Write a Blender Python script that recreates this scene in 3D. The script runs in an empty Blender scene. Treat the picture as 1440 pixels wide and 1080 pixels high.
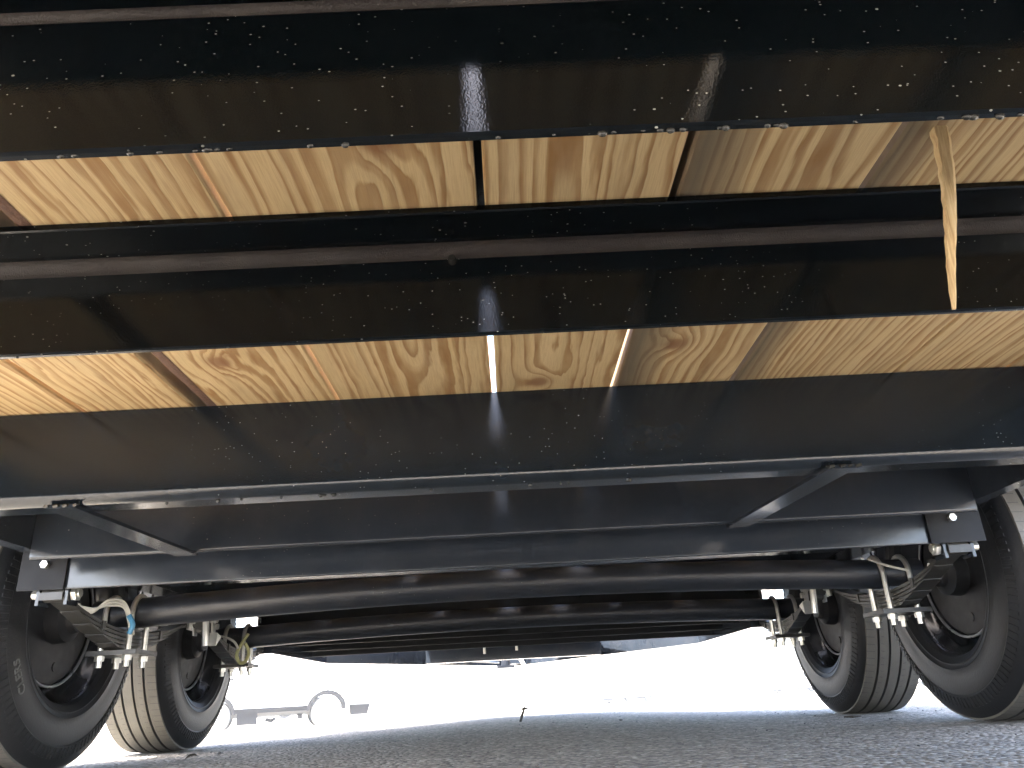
import bpy, math, random
from mathutils import Matrix, Vector, noise
random.seed(7)
scene = bpy.context.scene
C = scene.collection

# ------------------------------------------------------------------ camera
cam_d = bpy.data.cameras.new('camera'); cam = bpy.data.objects.new('camera', cam_d); C.objects.link(cam)
cam_d.sensor_width = 36.0; cam_d.lens = 36.0 * 1082.0 / 1440.0
cam_d.clip_start = 0.01; cam_d.clip_end = 2000.0
CAM_Z = 0.116
def camera_matrix():
    f, vx, vy = 1082.0, 725.0 - 720.0, 980.0 - 540.0          # vanishing point of the trailer's long axis, horizon slope -0.055
    yc = Vector((vx/f, vy/f, 1)).normalized()
    p2 = Vector(((vx+1000)/f, (vy-55)/f, 1))
    zc = p2.cross(yc).normalized()
    if zc.y > 0: zc = -zc
    xc = yc.cross(zc)
    if xc.x < 0: xc = -xc
    r = Vector((xc.x, yc.x, zc.x)); d = Vector((xc.y, yc.y, zc.y)); fw = Vector((xc.z, yc.z, zc.z))
    return Matrix(((r.x, -d.x, -fw.x, 0), (r.y, -d.y, -fw.y, 0), (r.z, -d.z, -fw.z, CAM_Z), (0, 0, 0, 1)))
cam.matrix_world = camera_matrix()
scene.camera = cam

# ------------------------------------------------------------------ light
to_sun = Vector((-0.42, -0.36, 1.0)).normalized()
w = bpy.data.worlds.new('World'); scene.world = w; w.use_nodes = True
nt = w.node_tree; nt.nodes.clear()
sky = nt.nodes.new('ShaderNodeTexSky'); sky.sky_type = 'NISHITA'; sky.sun_disc = False
sky.air_density = 0.8; sky.dust_density = 4.0; sky.ozone_density = 0.5
sky.sun_elevation = math.asin(to_sun.z); sky.sun_rotation = math.atan2(to_sun.x, to_sun.y)
bg = nt.nodes.new('ShaderNodeBackground'); bg.inputs['Strength'].default_value = 0.15
wo = nt.nodes.new('ShaderNodeOutputWorld')
nt.links.new(sky.outputs[0], bg.inputs[0]); nt.links.new(bg.outputs[0], wo.inputs[0])
sd = bpy.data.lights.new('sun', 'SUN'); sd.energy = 4.0; sd.angle = math.radians(0.5); sd.color = (1.0, 0.96, 0.9)
sun = bpy.data.objects.new('sun', sd); C.objects.link(sun)
sun.rotation_euler = to_sun.to_track_quat('Z', 'Y').to_euler(); sun.location = (-5, -4, 12)
vs = scene.view_settings
vs.view_transform = 'Standard'; vs.look = 'None'; vs.gamma = 1.0; vs.use_curve_mapping = False
vs.exposure = 4.15
scene.cycles.max_bounces = 7; scene.cycles.diffuse_bounces = 5; scene.cycles.glossy_bounces = 3
scene.cycles.caustics_reflective = True

# ------------------------------------------------------------------ helpers
def N(t, typ, **kw):
    n = t.nodes.new(typ)
    for k, v in kw.items():
        if k.startswith('i_'):
            n.inputs[k[2:]].default_value = v
        else: setattr(n, k, v)
    return n
def new_mat(name):
    m = bpy.data.materials.new(name); m.use_nodes = True; t = m.node_tree
    b = t.nodes['Principled BSDF']
    return m, t, b
def math_n(t, op, a, b=None, clamp=False):
    n = t.nodes.new('ShaderNodeMath'); n.operation = op; n.use_clamp = clamp
    for i, v in enumerate((a, b)):
        if v is None: continue
        if isinstance(v, (int, float)): n.inputs[i].default_value = v
        else: t.links.new(v, n.inputs[i])
    return n.outputs[0]
def mixc(t, fac, a, b):
    n = t.nodes.new('ShaderNodeMix'); n.data_type = 'RGBA'
    for i, v in ((0, fac), (6, a), (7, b)):
        if isinstance(v, (int, float)): n.inputs[i].default_value = v
        elif isinstance(v, tuple): n.inputs[i].default_value = v
        else: t.links.new(v, n.inputs[i])
    return n.outputs[2]
def ramp(t, fac, stops):
    n = t.nodes.new('ShaderNodeValToRGB')
    while len(n.color_ramp.elements) < len(stops): n.color_ramp.elements.new(0.5)
    for e, (p, c) in zip(n.color_ramp.elements, stops):
        e.position = p; e.color = c if len(c) == 4 else (*c, 1)
    t.links.new(fac, n.inputs[0])
    return n.outputs[0]
def coords(t, scale=(1, 1, 1), kind='Object'):
    tc = t.nodes.new('ShaderNodeTexCoord'); mp = t.nodes.new('ShaderNodeMapping')
    mp.inputs['Scale'].default_value = scale
    t.links.new(tc.outputs[kind], mp.inputs[0])
    return mp.outputs[0]
def noise_t(t, vec, scale, detail=3, rough=0.5):
    n = N(t, 'ShaderNodeTexNoise'); n.inputs['Scale'].default_value = scale
    n.inputs['Detail'].default_value = detail; n.inputs['Roughness'].default_value = rough
    t.links.new(vec, n.inputs['Vector'])
    return n.outputs['Fac']
def bump(t, b, height, strength, dist=0.001):
    n = N(t, 'ShaderNodeBump'); n.inputs['Strength'].default_value = strength; n.inputs['Distance'].default_value = dist
    t.links.new(height, n.inputs['Height']); t.links.new(n.outputs[0], b.inputs['Normal'])

def fleck_mask(t, scale, keep, size, stretch=(1, 1, 1)):
    v = N(t, 'ShaderNodeTexVoronoi'); v.inputs['Scale'].default_value = scale
    t.links.new(coords(t, stretch), v.inputs['Vector'])
    sep = N(t, 'ShaderNodeSeparateColor'); t.links.new(v.outputs['Color'], sep.inputs[0])
    near = math_n(t, 'LESS_THAN', v.outputs['Distance'], math_n(t, 'MULTIPLY', sep.outputs[1], size))
    pick = math_n(t, 'GREATER_THAN', sep.outputs[0], 1.0 - keep)
    return math_n(t, 'MULTIPLY', near, pick)

def paint_mat(name, base, rough, flecks=0.0, peel=0.06, dust=0.0, fleck_col=(0.29, 0.28, 0.24, 1)):
    m, t, b = new_mat(name)
    v = coords(t)
    col = mixc(t, noise_t(t, v, 6, 4), (*[c*0.75 for c in base], 1), (*[c*1.3 for c in base], 1))
    r = math_n(t, 'MULTIPLY_ADD', noise_t(t, v, 9, 5), rough*0.7); 
    t.nodes[-1].inputs[2].default_value = rough*0.65
    if dust:
        dm = math_n(t, 'MULTIPLY', ramp(t, noise_t(t, v, 14, 6, 0.65), [(0.45, (0, 0, 0)), (0.75, (1, 1, 1))]), dust)
        col = mixc(t, dm, col, (0.16, 0.14, 0.12, 1))
        r = math_n(t, 'ADD', r, math_n(t, 'MULTIPLY', dm, 0.5))
    if flecks:
        patch = ramp(t, noise_t(t, v, 3.2, 2), [(0.44, (0, 0, 0)), (0.60, (1, 1, 1))])
        f1 = fleck_mask(t, 95, 0.12*flecks, 0.12, (0.75, 1, 1.15))
        f2 = fleck_mask(t, 230, 0.28*flecks, 0.20, (0.7, 1, 1.2))
        f3 = fleck_mask(t, 33, 0.06*flecks, 0.06, (0.8, 1, 1))
        f = math_n(t, 'MAXIMUM', math_n(t, 'MAXIMUM', math_n(t, 'MULTIPLY', f1, patch), math_n(t, 'MULTIPLY', f2, patch)), f3)
        f = math_n(t, 'MULTIPLY', f, math_n(t, 'MULTIPLY_ADD', noise_t(t, v, 60, 1), 1.3)); t.nodes[-2 if False else -1]
        col = mixc(t, f, col, fleck_col)
        r = math_n(t, 'MAXIMUM', r, math_n(t, 'MULTIPLY', f, 0.6))
    t.links.new(col, b.inputs['Base Color']); t.links.new(r, b.inputs['Roughness'])
    b.inputs['Specular IOR Level'].default_value = 0.5
    if flecks > 0.5: b.inputs['Specular IOR Level'].default_value = 0.30
    hgt = math_n(t, 'ADD', noise_t(t, v, 680, 2), math_n(t, 'MULTIPLY', noise_t(t, v, 45, 2), 0.3))
    bump(t, b, hgt, peel, 0.002)
    return m

M = {}
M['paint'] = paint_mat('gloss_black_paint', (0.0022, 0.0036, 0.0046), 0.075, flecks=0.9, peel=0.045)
M['paint_far'] = paint_mat('glare_lifted_satin_black', (0.017, 0.022, 0.030), 0.14, flecks=0.2, peel=0.05, dust=0.05)  # black raised to blue-grey in its colour, standing in for lens glare
M['paint_mid'] = paint_mat('glare_lifted_frame_black', (0.0085, 0.0125, 0.0175), 0.13, flecks=0.45, peel=0.05)  # slight bluish lift of the black: lens glare put into the base colour
M['axle'] = paint_mat('glare_lifted_axle_black', (0.0085, 0.0115, 0.0175), 0.38, flecks=0.3, peel=0.05, dust=0.10)  # base colour lifted towards blue to carry lens glare over the axles
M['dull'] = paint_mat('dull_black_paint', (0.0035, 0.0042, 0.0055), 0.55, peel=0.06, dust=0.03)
M['dull'].node_tree.nodes['Principled BSDF'].inputs['Specular IOR Level'].default_value = 0.18
M['fillet'] = paint_mat('thin_rusty_paint', (0.016, 0.0105, 0.0085), 0.62, peel=0.5, dust=0.16)
M['drip'] = paint_mat('dried_paint_bead', (0.020, 0.019, 0.016), 0.25, peel=0.05)

def simple(name, base, rough, metal=0.0, var=0.25, scale=30, bmp=0.0, bscale=200):
    m, t, b = new_mat(name); v = coords(t)
    col = mixc(t, noise_t(t, v, scale, 5, 0.6), (*[c*(1-var) for c in base], 1), (*[min(1, c*(1+var)) for c in base], 1))
    t.links.new(col, b.inputs['Base Color'])
    r = math_n(t, 'MULTIPLY_ADD', noise_t(t, v, scale*1.7, 3), rough*0.5); t.nodes[-1].inputs[2].default_value = rough*0.75
    t.links.new(r, b.inputs['Roughness']); b.inputs['Metallic'].default_value = metal
    if bmp: bump(t, b, noise_t(t, v, bscale, 4), bmp, 0.002)
    return m
M['zinc'] = simple('zinc_plated_steel', (0.62, 0.62, 0.58), 0.32, 0.85, 0.2, 60)
M['steel'] = simple('dull_spring_steel', (0.030, 0.030, 0.028), 0.4, 0.3, 0.35, 25)
M['rim'] = simple('satin_grey_rim', (0.016, 0.017, 0.020), 0.15, 0.0, 0.2, 15)
M['drum'] = simple('oily_black_drum', (0.010, 0.0105, 0.012), 0.62, 0.0, 0.4, 25)
M['lip'] = simple('pale_shield_edge', (0.24, 0.25, 0.26), 0.3, 0.5, 0.3, 25)  # pale grey, half metallic ring for the shield lip
M['cable'] = simple('pale_grey_cable', (0.50, 0.49, 0.43), 0.5, 0, 0.15)
M['cable_blue'] = simple('blue_connector', (0.06, 0.22, 0.38), 0.4)
M['cable_yellow'] = simple('yellow_cable', (0.36, 0.36, 0.16), 0.5)
M['white_part'] = simple('white_plastic', (0.8, 0.8, 0.8), 0.4, 0, 0.05)
M['bark'] = simple('reddish_bark', (0.105, 0.052, 0.030), 0.85, 0, 0.6, 160, 0.9, 260)
M['mid_grey'] = simple('worn_grey_steel', (0.16, 0.16, 0.155), 0.35, 0.4, 0.3, 40)

def wood_mat():
    m, t, b = new_mat('sawn_pine')
    tc = t.nodes.new('ShaderNodeTexCoord'); sep = N(t, 'ShaderNodeSeparateXYZ'); t.links.new(tc.outputs['Object'], sep.inputs[0])
    def attr(nm):
        a = N(t, 'ShaderNodeAttribute', attribute_type='OBJECT', attribute_name=nm); return a.outputs['Fac']
    seed, cx, cz = attr('seed'), attr('ring_x'), attr('ring_z')
    x, y, z = sep.outputs
    # slow wander of the pith along the board, different in every board
    cmb = N(t, 'ShaderNodeCombineXYZ'); t.links.new(math_n(t, 'MULTIPLY', x, 4.0), cmb.inputs[0]); t.links.new(math_n(t, 'MULTIPLY', y, 1.0), cmb.inputs[1]); t.links.new(seed, cmb.inputs[2])
    wob = math_n(t, 'SUBTRACT', noise_t(t, cmb.outputs[0], 2.6, 2, 0.45), 0.5)
    cmb2 = N(t, 'ShaderNodeCombineXYZ'); t.links.new(math_n(t, 'MULTIPLY', x, 9.0), cmb2.inputs[0]); t.links.new(y, cmb2.inputs[1]); t.links.new(math_n(t, 'ADD', seed, 31.7), cmb2.inputs[2])
    wob2 = math_n(t, 'SUBTRACT', noise_t(t, cmb2.outputs[0], 7, 3, 0.5), 0.5)
    dx = math_n(t, 'ADD', math_n(t, 'SUBTRACT', x, cx), math_n(t, 'MULTIPLY', wob2, 0.018))
    dz = math_n(t, 'ADD', math_n(t, 'ADD', z, cz), math_n(t, 'MULTIPLY', wob, 0.085))
    r = math_n(t, 'SQRT', math_n(t, 'ADD', math_n(t, 'MULTIPLY', dx, dx), math_n(t, 'MULTIPLY', dz, dz)))
    # a knot swirls the rings round it
    kx = math_n(t, 'SUBTRACT', x, attr('knot_x')); ky = math_n(t, 'MULTIPLY', math_n(t, 'SUBTRACT', y, attr('knot_y')), 0.8)
    kd = math_n(t, 'SQRT', math_n(t, 'ADD', math_n(t, 'MULTIPLY', kx, kx), math_n(t, 'MULTIPLY', ky, ky)))
    ks = math_n(t, 'MULTIPLY', kd, 28.0)
    kg = math_n(t, 'POWER', 2.718, math_n(t, 'MULTIPLY', math_n(t, 'MULTIPLY', ks, ks), -1.0))
    r2 = math_n(t, 'ADD', r, math_n(t, 'MULTIPLY', kg, 0.030))
    freq = attr('ring_freq')
    cr = N(t, 'ShaderNodeCombineXYZ'); t.links.new(math_n(t, 'MULTIPLY', r2, 60.0), cr.inputs[0]); t.links.new(math_n(t, 'MULTIPLY', y, 0.6), cr.inputs[1]); t.links.new(seed, cr.inputs[2])
    wr = math_n(t, 'SUBTRACT', noise_t(t, cr.outputs[0], 0.8, 2, 0.5), 0.5)
    ph = math_n(t, 'FRACT', math_n(t, 'ADD', math_n(t, 'MULTIPLY', r2, math_n(t, 'MULTIPLY', freq, 0.62)), math_n(t, 'ADD', math_n(t, 'MULTIPLY', wob2, 0.5), math_n(t, 'MULTIPLY', wr, 2.2))))
    ring = ramp(t, ph, [(0.0, (0, 0, 0)), (0.40, (0.06, 0.06, 0.06)), (0.66, (0.8, 0.8, 0.8)), (0.86, (1, 1, 1)), (0.95, (0.2, 0.2, 0.2)), (1.0, (0, 0, 0))])
    vary = noise_t(t, cmb.outputs[0], 14, 2)
    amt = math_n(t, 'MULTIPLY', ring, math_n(t, 'MULTIPLY_ADD', vary, 1.1)); t.nodes[-2].inputs[2].default_value = 0.35
    for n in t.nodes:
        if n.type == 'MATH' and n.operation == 'MULTIPLY_ADD' and n.inputs[2].default_value == 0.5: n.inputs[2].default_value = 0.3
    early = mixc(t, noise_t(t, cmb.outputs[0], 5, 3), (0.53, 0.385, 0.19, 1), (0.63, 0.475, 0.26, 1))
    late = mixc(t, noise_t(t, cmb2.outputs[0], 4, 2), (0.34, 0.195, 0.075, 1), (0.26, 0.13, 0.048, 1))
    col = mixc(t, amt, early, late)
    # fine fibre and saw marks
    cf = N(t, 'ShaderNodeCombineXYZ'); t.links.new(math_n(t, 'MULTIPLY', x, 60.0), cf.inputs[0]); t.links.new(math_n(t, 'MULTIPLY', y, 2.0), cf.inputs[1]); t.links.new(seed, cf.inputs[2])
    fib = noise_t(t, cf.outputs[0], 14, 3, 0.6)
    col = mixc(t, math_n(t, 'MULTIPLY', math_n(t, 'SUBTRACT', fib, 0.42, True), 1.1), col, (0.30, 0.18, 0.08, 1))
    cs = N(t, 'ShaderNodeCombineXYZ'); t.links.new(math_n(t, 'MULTIPLY', x, 3.0), cs.inputs[0]); t.links.new(math_n(t, 'MULTIPLY', y, 90.0), cs.inputs[1]); t.links.new(seed, cs.inputs[2])
    saw = noise_t(t, cs.outputs[0], 6, 2, 0.5)
    grime = ramp(t, noise_t(t, cmb2.outputs[0], 3.0, 5, 0.65), [(0.50, (0, 0, 0)), (0.78, (1, 1, 1))])
    col = mixc(t, math_n(t, 'MULTIPLY', grime, 0.35), col, (0.22, 0.16, 0.095, 1))
    # knot heart
    kh = ramp(t, kd, [(0.0, (1, 1, 1)), (0.011, (0.9, 0.9, 0.9)), (0.018, (0.25, 0.25, 0.25)), (0.03, (0, 0, 0))])
    col = mixc(t, math_n(t, 'MULTIPLY', kh, 0.85), col, (0.20, 0.085, 0.035, 1))
    # grey weather stain along one edge of a board
    sx = math_n(t, 'SUBTRACT', x, attr('stain_x')); sw = attr('stain_w')
    sm = math_n(t, 'SUBTRACT', 1.0, math_n(t, 'DIVIDE', math_n(t, 'ABSOLUTE', math_n(t, 'ADD', sx, math_n(t, 'MULTIPLY', wob2, 0.02))), sw), True)
    col = mixc(t, math_n(t, 'MULTIPLY', math_n(t, 'POWER', sm, 0.6), attr('stain')), col, (0.105, 0.085, 0.06, 1))
    t.links.new(col, b.inputs['Base Color']); b.inputs['Roughness'].default_value = 0.62
    b.inputs['Specular IOR Level'].default_value = 0.25
    bump(t, b, math_n(t, 'ADD', math_n(t, 'ADD', math_n(t, 'MULTIPLY', fib, 0.7), math_n(t, 'MULTIPLY', saw, 0.4)), math_n(t, 'MULTIPLY', amt, 0.5)), 0.35, 0.0015)
    return m
M['wood'] = wood_mat()
def splinter_mat():
    m, t, b = new_mat('torn_pine_fibre')
    f = noise_t(t, coords(t, (260, 120, 9)), 1.0, 4, 0.6)
    t.links.new(ramp(t, f, [(0.3, (0.34, 0.21, 0.09)), (0.5, (0.56, 0.41, 0.21)), (0.7, (0.66, 0.52, 0.30))]), b.inputs['Base Color'])
    b.inputs['Roughness'].default_value = 0.7; bump(t, b, f, 0.6, 0.002)
    return m
M['splinter'] = splinter_mat()

def rubber_mat(name, base, tread):
    m, t, b = new_mat(name); v = coords(t)
    col = mixc(t, noise_t(t, v, 12, 6, 0.65), (*base, 1), (*[c*2.0 for c in base], 1))
    t.links.new(col, b.inputs['Base Color']); b.inputs['Roughness'].default_value = 0.62 if tread else 0.48
    if not tread: b.inputs['Specular IOR Level'].default_value = 0.28; b.inputs['Roughness'].default_value = 0.5
    h = noise_t(t, v, 160, 4)
    bump(t, b, h, 0.25, 0.002)
    return m
M['sidewall'] = rubber_mat('tyre_sidewall_rubber', (0.0055, 0.006, 0.007), False)
M['tread'] = rubber_mat('dusty_tread_rubber', (0.058, 0.054, 0.045), True)
M['groove'] = rubber_mat('tread_groove_rubber', (0.02, 0.02, 0.02), True)

def ground_mat():
    m, t, b = new_mat('weathered_asphalt'); v = coords(t)
    big = noise_t(t, v, 0.8, 5, 0.6); mid = noise_t(t, v, 9, 5, 0.6)
    vor = N(t, 'ShaderNodeTexVoronoi'); vor.inputs['Scale'].default_value = 95; t.links.new(v, vor.inputs['Vector'])
    sep = N(t, 'ShaderNodeSeparateColor'); t.links.new(vor.outputs['Color'], sep.inputs[0])
    col = mixc(t, big, (0.238, 0.212, 0.172, 1), (0.365, 0.325, 0.265, 1))
    col = mixc(t, math_n(t, 'MULTIPLY', mid, 0.5), col, (0.40, 0.365, 0.31, 1))
    stone = ramp(t, sep.outputs[0], [(0.0, (0.05, 0.05, 0.05)), (0.5, (0.23, 0.206, 0.17)), (0.85, (0.395, 0.356, 0.30)), (1.0, (0.63, 0.575, 0.495))])
    col = mixc(t, 0.72, col, stone)
    t.links.new(col, b.inputs['Base Color']); b.inputs['Roughness'].default_value = 0.85
    h = math_n(t, 'ADD', math_n(t, 'MULTIPLY', vor.outputs['Distance'], -1.0), math_n(t, 'MULTIPLY', noise_t(t, v, 40, 4), 1.2))
    bump(t, b, h, 1.0, 0.018)
    return m
M['ground'] = ground_mat()

class MB:
    """collects verts and faces of one mesh"""
    def __init__(s): s.v = []; s.f = []; s.mi = []
    def add(s, v, f, mi=0):
        o = len(s.v); s.v += [tuple(p) for p in v]; s.f += [tuple(i+o for i in q) for q in f]; s.mi += [mi]*len(f); return s
    def box(s, x0, x1, y0, y1, z0, z1, mi=0):
        v = [(x, y, z) for z in (z0, z1) for y in (y0, y1) for x in (x0, x1)]
        return s.add(v, [(0, 2, 3, 1), (4, 5, 7, 6), (0, 1, 5, 4), (2, 6, 7, 3), (0, 4, 6, 2), (1, 3, 7, 5)], mi)
    def prism(s, prof, axis, a0, a1, segs=1, jit=None, mi=0):
        """profile is CCW or CW polygon in the other two axes, extruded along axis"""
        n = len(prof); vs = []
        for k in range(segs+1):
            a = a0 + (a1-a0)*k/segs
            for i, (p, q) in enumerate(prof):
                dp, dq = jit(i, a) if jit else (0, 0)
                vs.append({'x': (a, p+dp, q+dq), 'y': (p+dp, a, q+dq), 'z': (p+dp, q+dq, a)}[axis])
        fs = []
        for k in range(segs):
            for i in range(n):
                j = (i+1) % n; fs.append((k*n+i, k*n+j, (k+1)*n+j, (k+1)*n+i))
        fs.append(tuple(range(n-1, -1, -1))); fs.append(tuple(segs*n+i for i in range(n)))
        return s.add(vs, fs, mi)
    def tube(s, pts, r, n=10, mi=0, caps=True):
        pts = [Vector(p) for p in pts]; rings = []
        up = Vector((0, 0, 1)); d0 = (pts[1]-pts[0]).normalized()
        if abs(d0.z) > 0.95: up = Vector((1, 0, 0))
        a = d0.cross(up).normalized()
        for i, p in enumerate(pts):
            d = (pts[min(i+1, len(pts)-1)] - pts[max(i-1, 0)]).normalized()
            a = (a - d*a.dot(d)).normalized(); b = d.cross(a)
            rr = r[i] if isinstance(r, (list, tuple)) else r
            rings.append([p + (a*math.cos(2*math.pi*k/n) + b*math.sin(2*math.pi*k/n))*rr for k in range(n)])
        vs = [q for rg in rings for q in rg]; fs = []
        for i in range(len(pts)-1):
            for k in range(n):
                j = (k+1) % n; fs.append((i*n+k, i*n+j, (i+1)*n+j, (i+1)*n+k))
        if caps: fs.append(tuple(range(n-1, -1, -1))); fs.append(tuple((len(pts)-1)*n+k for k in range(n)))
        return s.add(vs, fs, mi)
    def lathe(s, prof, n=64, mi=None, center=(0, 0, 0), closed=False):
        """profile of (x, radius), turned round the X axis"""
        vs = []; cx, cy, cz = center
        for k in range(n):
            a = 2*math.pi*k/n
            for x, r in prof: vs.append((cx+x, cy+r*math.cos(a), cz+r*math.sin(a)))
        m = len(prof); o = len(s.v); s.v += vs
        for k in range(n):
            j = (k+1) % n
            for i in range(m if closed else m-1):
                i2 = (i+1) % m
                s.f.append((o+k*m+i, o+k*m+i2, o+j*m+i2, o+j*m+i)); s.mi.append(mi[i] if mi else 0)
        return s
    def build(s, name, mats, parent=None, smooth=None, loc=None, sharp=35):
        me = bpy.data.meshes.new(name); me.from_pydata(s.v, [], s.f)
        if not isinstance(mats, (list, tuple)): mats = [mats]
        for m in mats: me.materials.append(m)
        for p, i in zip(me.polygons, s.mi): p.material_index = i
        import bmesh
        bm = bmesh.new(); bm.from_mesh(me); bmesh.ops.recalc_face_normals(bm, faces=bm.faces); 
        if smooth:
            lim = math.radians(sharp)
            for e in bm.edges:
                e.smooth = len(e.link_faces) == 2 and e.calc_face_angle(0) < lim
            for f in bm.faces: f.smooth = True
        bm.to_mesh(me); bm.free()
        o = bpy.data.objects.new(name, me); C.objects.link(o)
        if loc: o.location = loc
        if parent: attach(o, parent)
        return o
ROOTS = {}
def attach(o, p):
    """parent without moving: every part is written in the coordinates of the place"""
    o.parent = p
    o.matrix_parent_inverse = world_of(p).inverted()
def world_of(o):
    m = Matrix.LocRotScale(o.location, o.rotation_euler, o.scale)
    if o.parent: m = world_of(o.parent) @ o.matrix_parent_inverse @ m
    return m
def empty(name, loc, label=None, cat=None, group=None):
    o = bpy.data.objects.new(name, None); C.objects.link(o); o.location = loc; o.empty_display_size = 0.1
    tag(o, label, cat, group); return o
def tag(o, label=None, cat=None, group=None, kind=None):
    for k, v in (('label', label), ('category', cat), ('group', group), ('kind', kind)):
        if v: o[k] = v
    return o
def arc(cy, cz, r, a0, a1, n):
    return [(cy+r*math.cos(math.radians(a0+(a1-a0)*i/n)), cz+r*math.sin(math.radians(a0+(a1-a0)*i/n))) for i in range(n+1)]

# ------------------------------------------------------------------ ground
def ground_z(x, y):
    z = 0.0
    if y > 5.5:
        for y0, z0, y1, z1 in ((5.5, 0, 9, -0.06), (9, -0.06, 21, -0.38), (21, -0.38, 45, -0.60), (45, -0.60, 90, -0.75), (90, -0.75, 1e9, -0.75)):
            if y0 < y <= y1: z = z0 + (z1-z0)*min(1, (y-y0)/(y1-y0))
    f = max(0, 1 - max(abs(x), abs(y-2))/14)
    return z + 0.006*f*noise.noise((x*0.9+3.1, y*0.7, 0.4))
def axis_steps(lo, hi, fine_lo, fine_hi, d):
    out = []; v = fine_lo
    while v < fine_hi: out.append(v); v += d
    step = d; v = fine_hi
    while v < hi: out.append(v); step *= 1.25; v += step
    out.append(hi); step = d; v = fine_lo
    while True:
        step *= 1.25; v -= step
        if v < lo: break
        out.append(v)
    out.append(lo); return sorted(out)
xs = axis_steps(-400, 400, -4, 4, 0.1); ys = axis_steps(-400, 700, -2, 8, 0.1)
g = MB(); nx = len(xs)
g.v = [(x, y, ground_z(x, y)) for y in ys for x in xs]
g.f = [(j*nx+i, j*nx+i+1, (j+1)*nx+i+1, (j+1)*nx+i) for j in range(len(ys)-1) for i in range(nx-1)]; g.mi = [0]*len(g.f)
ground = g.build('ground', M['ground'], smooth=True); tag(ground, 'grey weathered asphalt of the parking lot', 'ground', kind='structure')

# ------------------------------------------------------------------ trailer
H = 0.588                 # underside of the deck
TH = 0.038                # plank thickness
T = empty('utility_trailer', (0, 2.4, 0), 'black steel flatbed trailer with pine plank deck and two axles, seen from underneath', 'trailer')
Y_REAR, Y_FRONT = -0.70, 3.86

# --- planks (x0, x1, ring_x, ring_z, ring_freq, seed, knot, stain)
planks = [
    (-1.000, -0.872, -1.05, 0.05, 130, 1.3, None, None),
    (-0.866, -0.6935, -0.60, 0.06, 120, 2.1, None, None),
    (-0.687, -0.509, -0.74, 0.035, 135, 3.7, None, None),
    (-0.470, -0.2740, -0.50, 0.045, 95, 4.2, (-0.405, 1.02), None),
    (-0.268, -0.0150, -0.125, 0.024, 90, 5.9, (-0.10, 0.56), None),
    (-0.0065, 0.1840, 0.075, 0.020, 92, 6.4, (0.062, 1.155), None),
    (0.1920, 0.3840, 0.40, 0.045, 100, 7.7, (0.262, 1.035), (0.205, 0.055, 0.9)),
    (0.3900, 0.6590, 0.70, 0.045, 135, 8.3, None, (0.392, 0.045, 0.85)),
    (0.6650, 0.8540, 0.95, 0.06, 120, 9.2, None, None),
    (0.8600, 1.0000, 0.90, 0.05, 120, 10.6, None, None)]
plank_objs = []
for k, (x0, x1, rx, rz, fr, seed, knot, stain) in enumerate(planks):
    dz = random.uniform(-0.0012, 0.0012); c = 0.0025; z0 = H + dz; z1 = H + TH + dz
    bark = k == 3
    if bark:   # the board keeps its rounded bark edge
        prof = [(x0, z0), (x1-c, z0), (x1, z0+c), (x1, z1-c), (x1-c, z1), (x0-0.036, z1), (x0-0.037, z1-0.012)]
    else:
        prof = [(x0+c, z0), (x1-c, z0), (x1, z0+c), (x1, z1-c), (x1-c, z1), (x0+c, z1), (x0, z1-c), (x0, z0+c)]
    ph = random.uniform(0, 50)
    def jit(i, y, ph=ph, k=k, x0=x0, x1=x1, prof=prof):
        left = prof[i][0] < (x0+x1)/2
        a = 0.0016*noise.noise((y*2.2, ph+(0 if left else 9), 0.3)) + 0.0006*noise.noise((y*11, ph+(0 if left else 9), 5.3))
        if k == 6 and left: a += 0.003*max(0, min(1, (0.47-y)/0.06))
        if k == 5 and left: a -= 0.0004*max(0, min(1, (0.47-y)/0.06))
        if k == 4 and not left: a += 0.0004*max(0, min(1, (0.47-y)/0.06))
        return (a, 0.0)
    b = MB().prism(prof, 'y', Y_REAR, Y_FRONT, 48, jit)
    o = b.build('plank', M['wood'], T)
    o['seed'] = seed; o['ring_x'] = rx; o['ring_z'] = rz - H; o['ring_freq'] = float(fr)
    o['knot_x'], o['knot_y'] = knot if knot else (50.0, 50.0)
    o['stain_x'], o['stain_w'], o['stain'] = stain if stain else (50.0, 0.05, 0.0)
    plank_objs.append(o)
    if bark:
        n = 7; vs = []; fs = []; segs = 130
        for s in range(segs+1):
            y = Y_REAR + (Y_FRONT-Y_REAR)*s/segs
            for i in range(n):
                u = i/(n-1)
                x = x0 + 0.0005 - u*0.0375 + 0.002*noise.noise((y*25, u*3, 1.0)) * (0.3 if u == 0 else 1)
                z = z0 - 0.0006 + (u**1.5)*0.026 - 0.0045*math.sin(math.pi*u) + 0.0025*noise.noise((y*38, u*4, 7.0))*(1 if 0 < i else 0)
                vs.append((x, y, z))
        fs = [(s*n+i, s*n+i+1, (s+1)*n+i+1, (s+1)*n+i) for s in range(segs) for i in range(n-1)]
        bk = MB().add(vs, fs).build('bark_edge', M['bark'], o, smooth=True); bk['label'] = 'strip of reddish brown bark left on the board edge'
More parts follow.
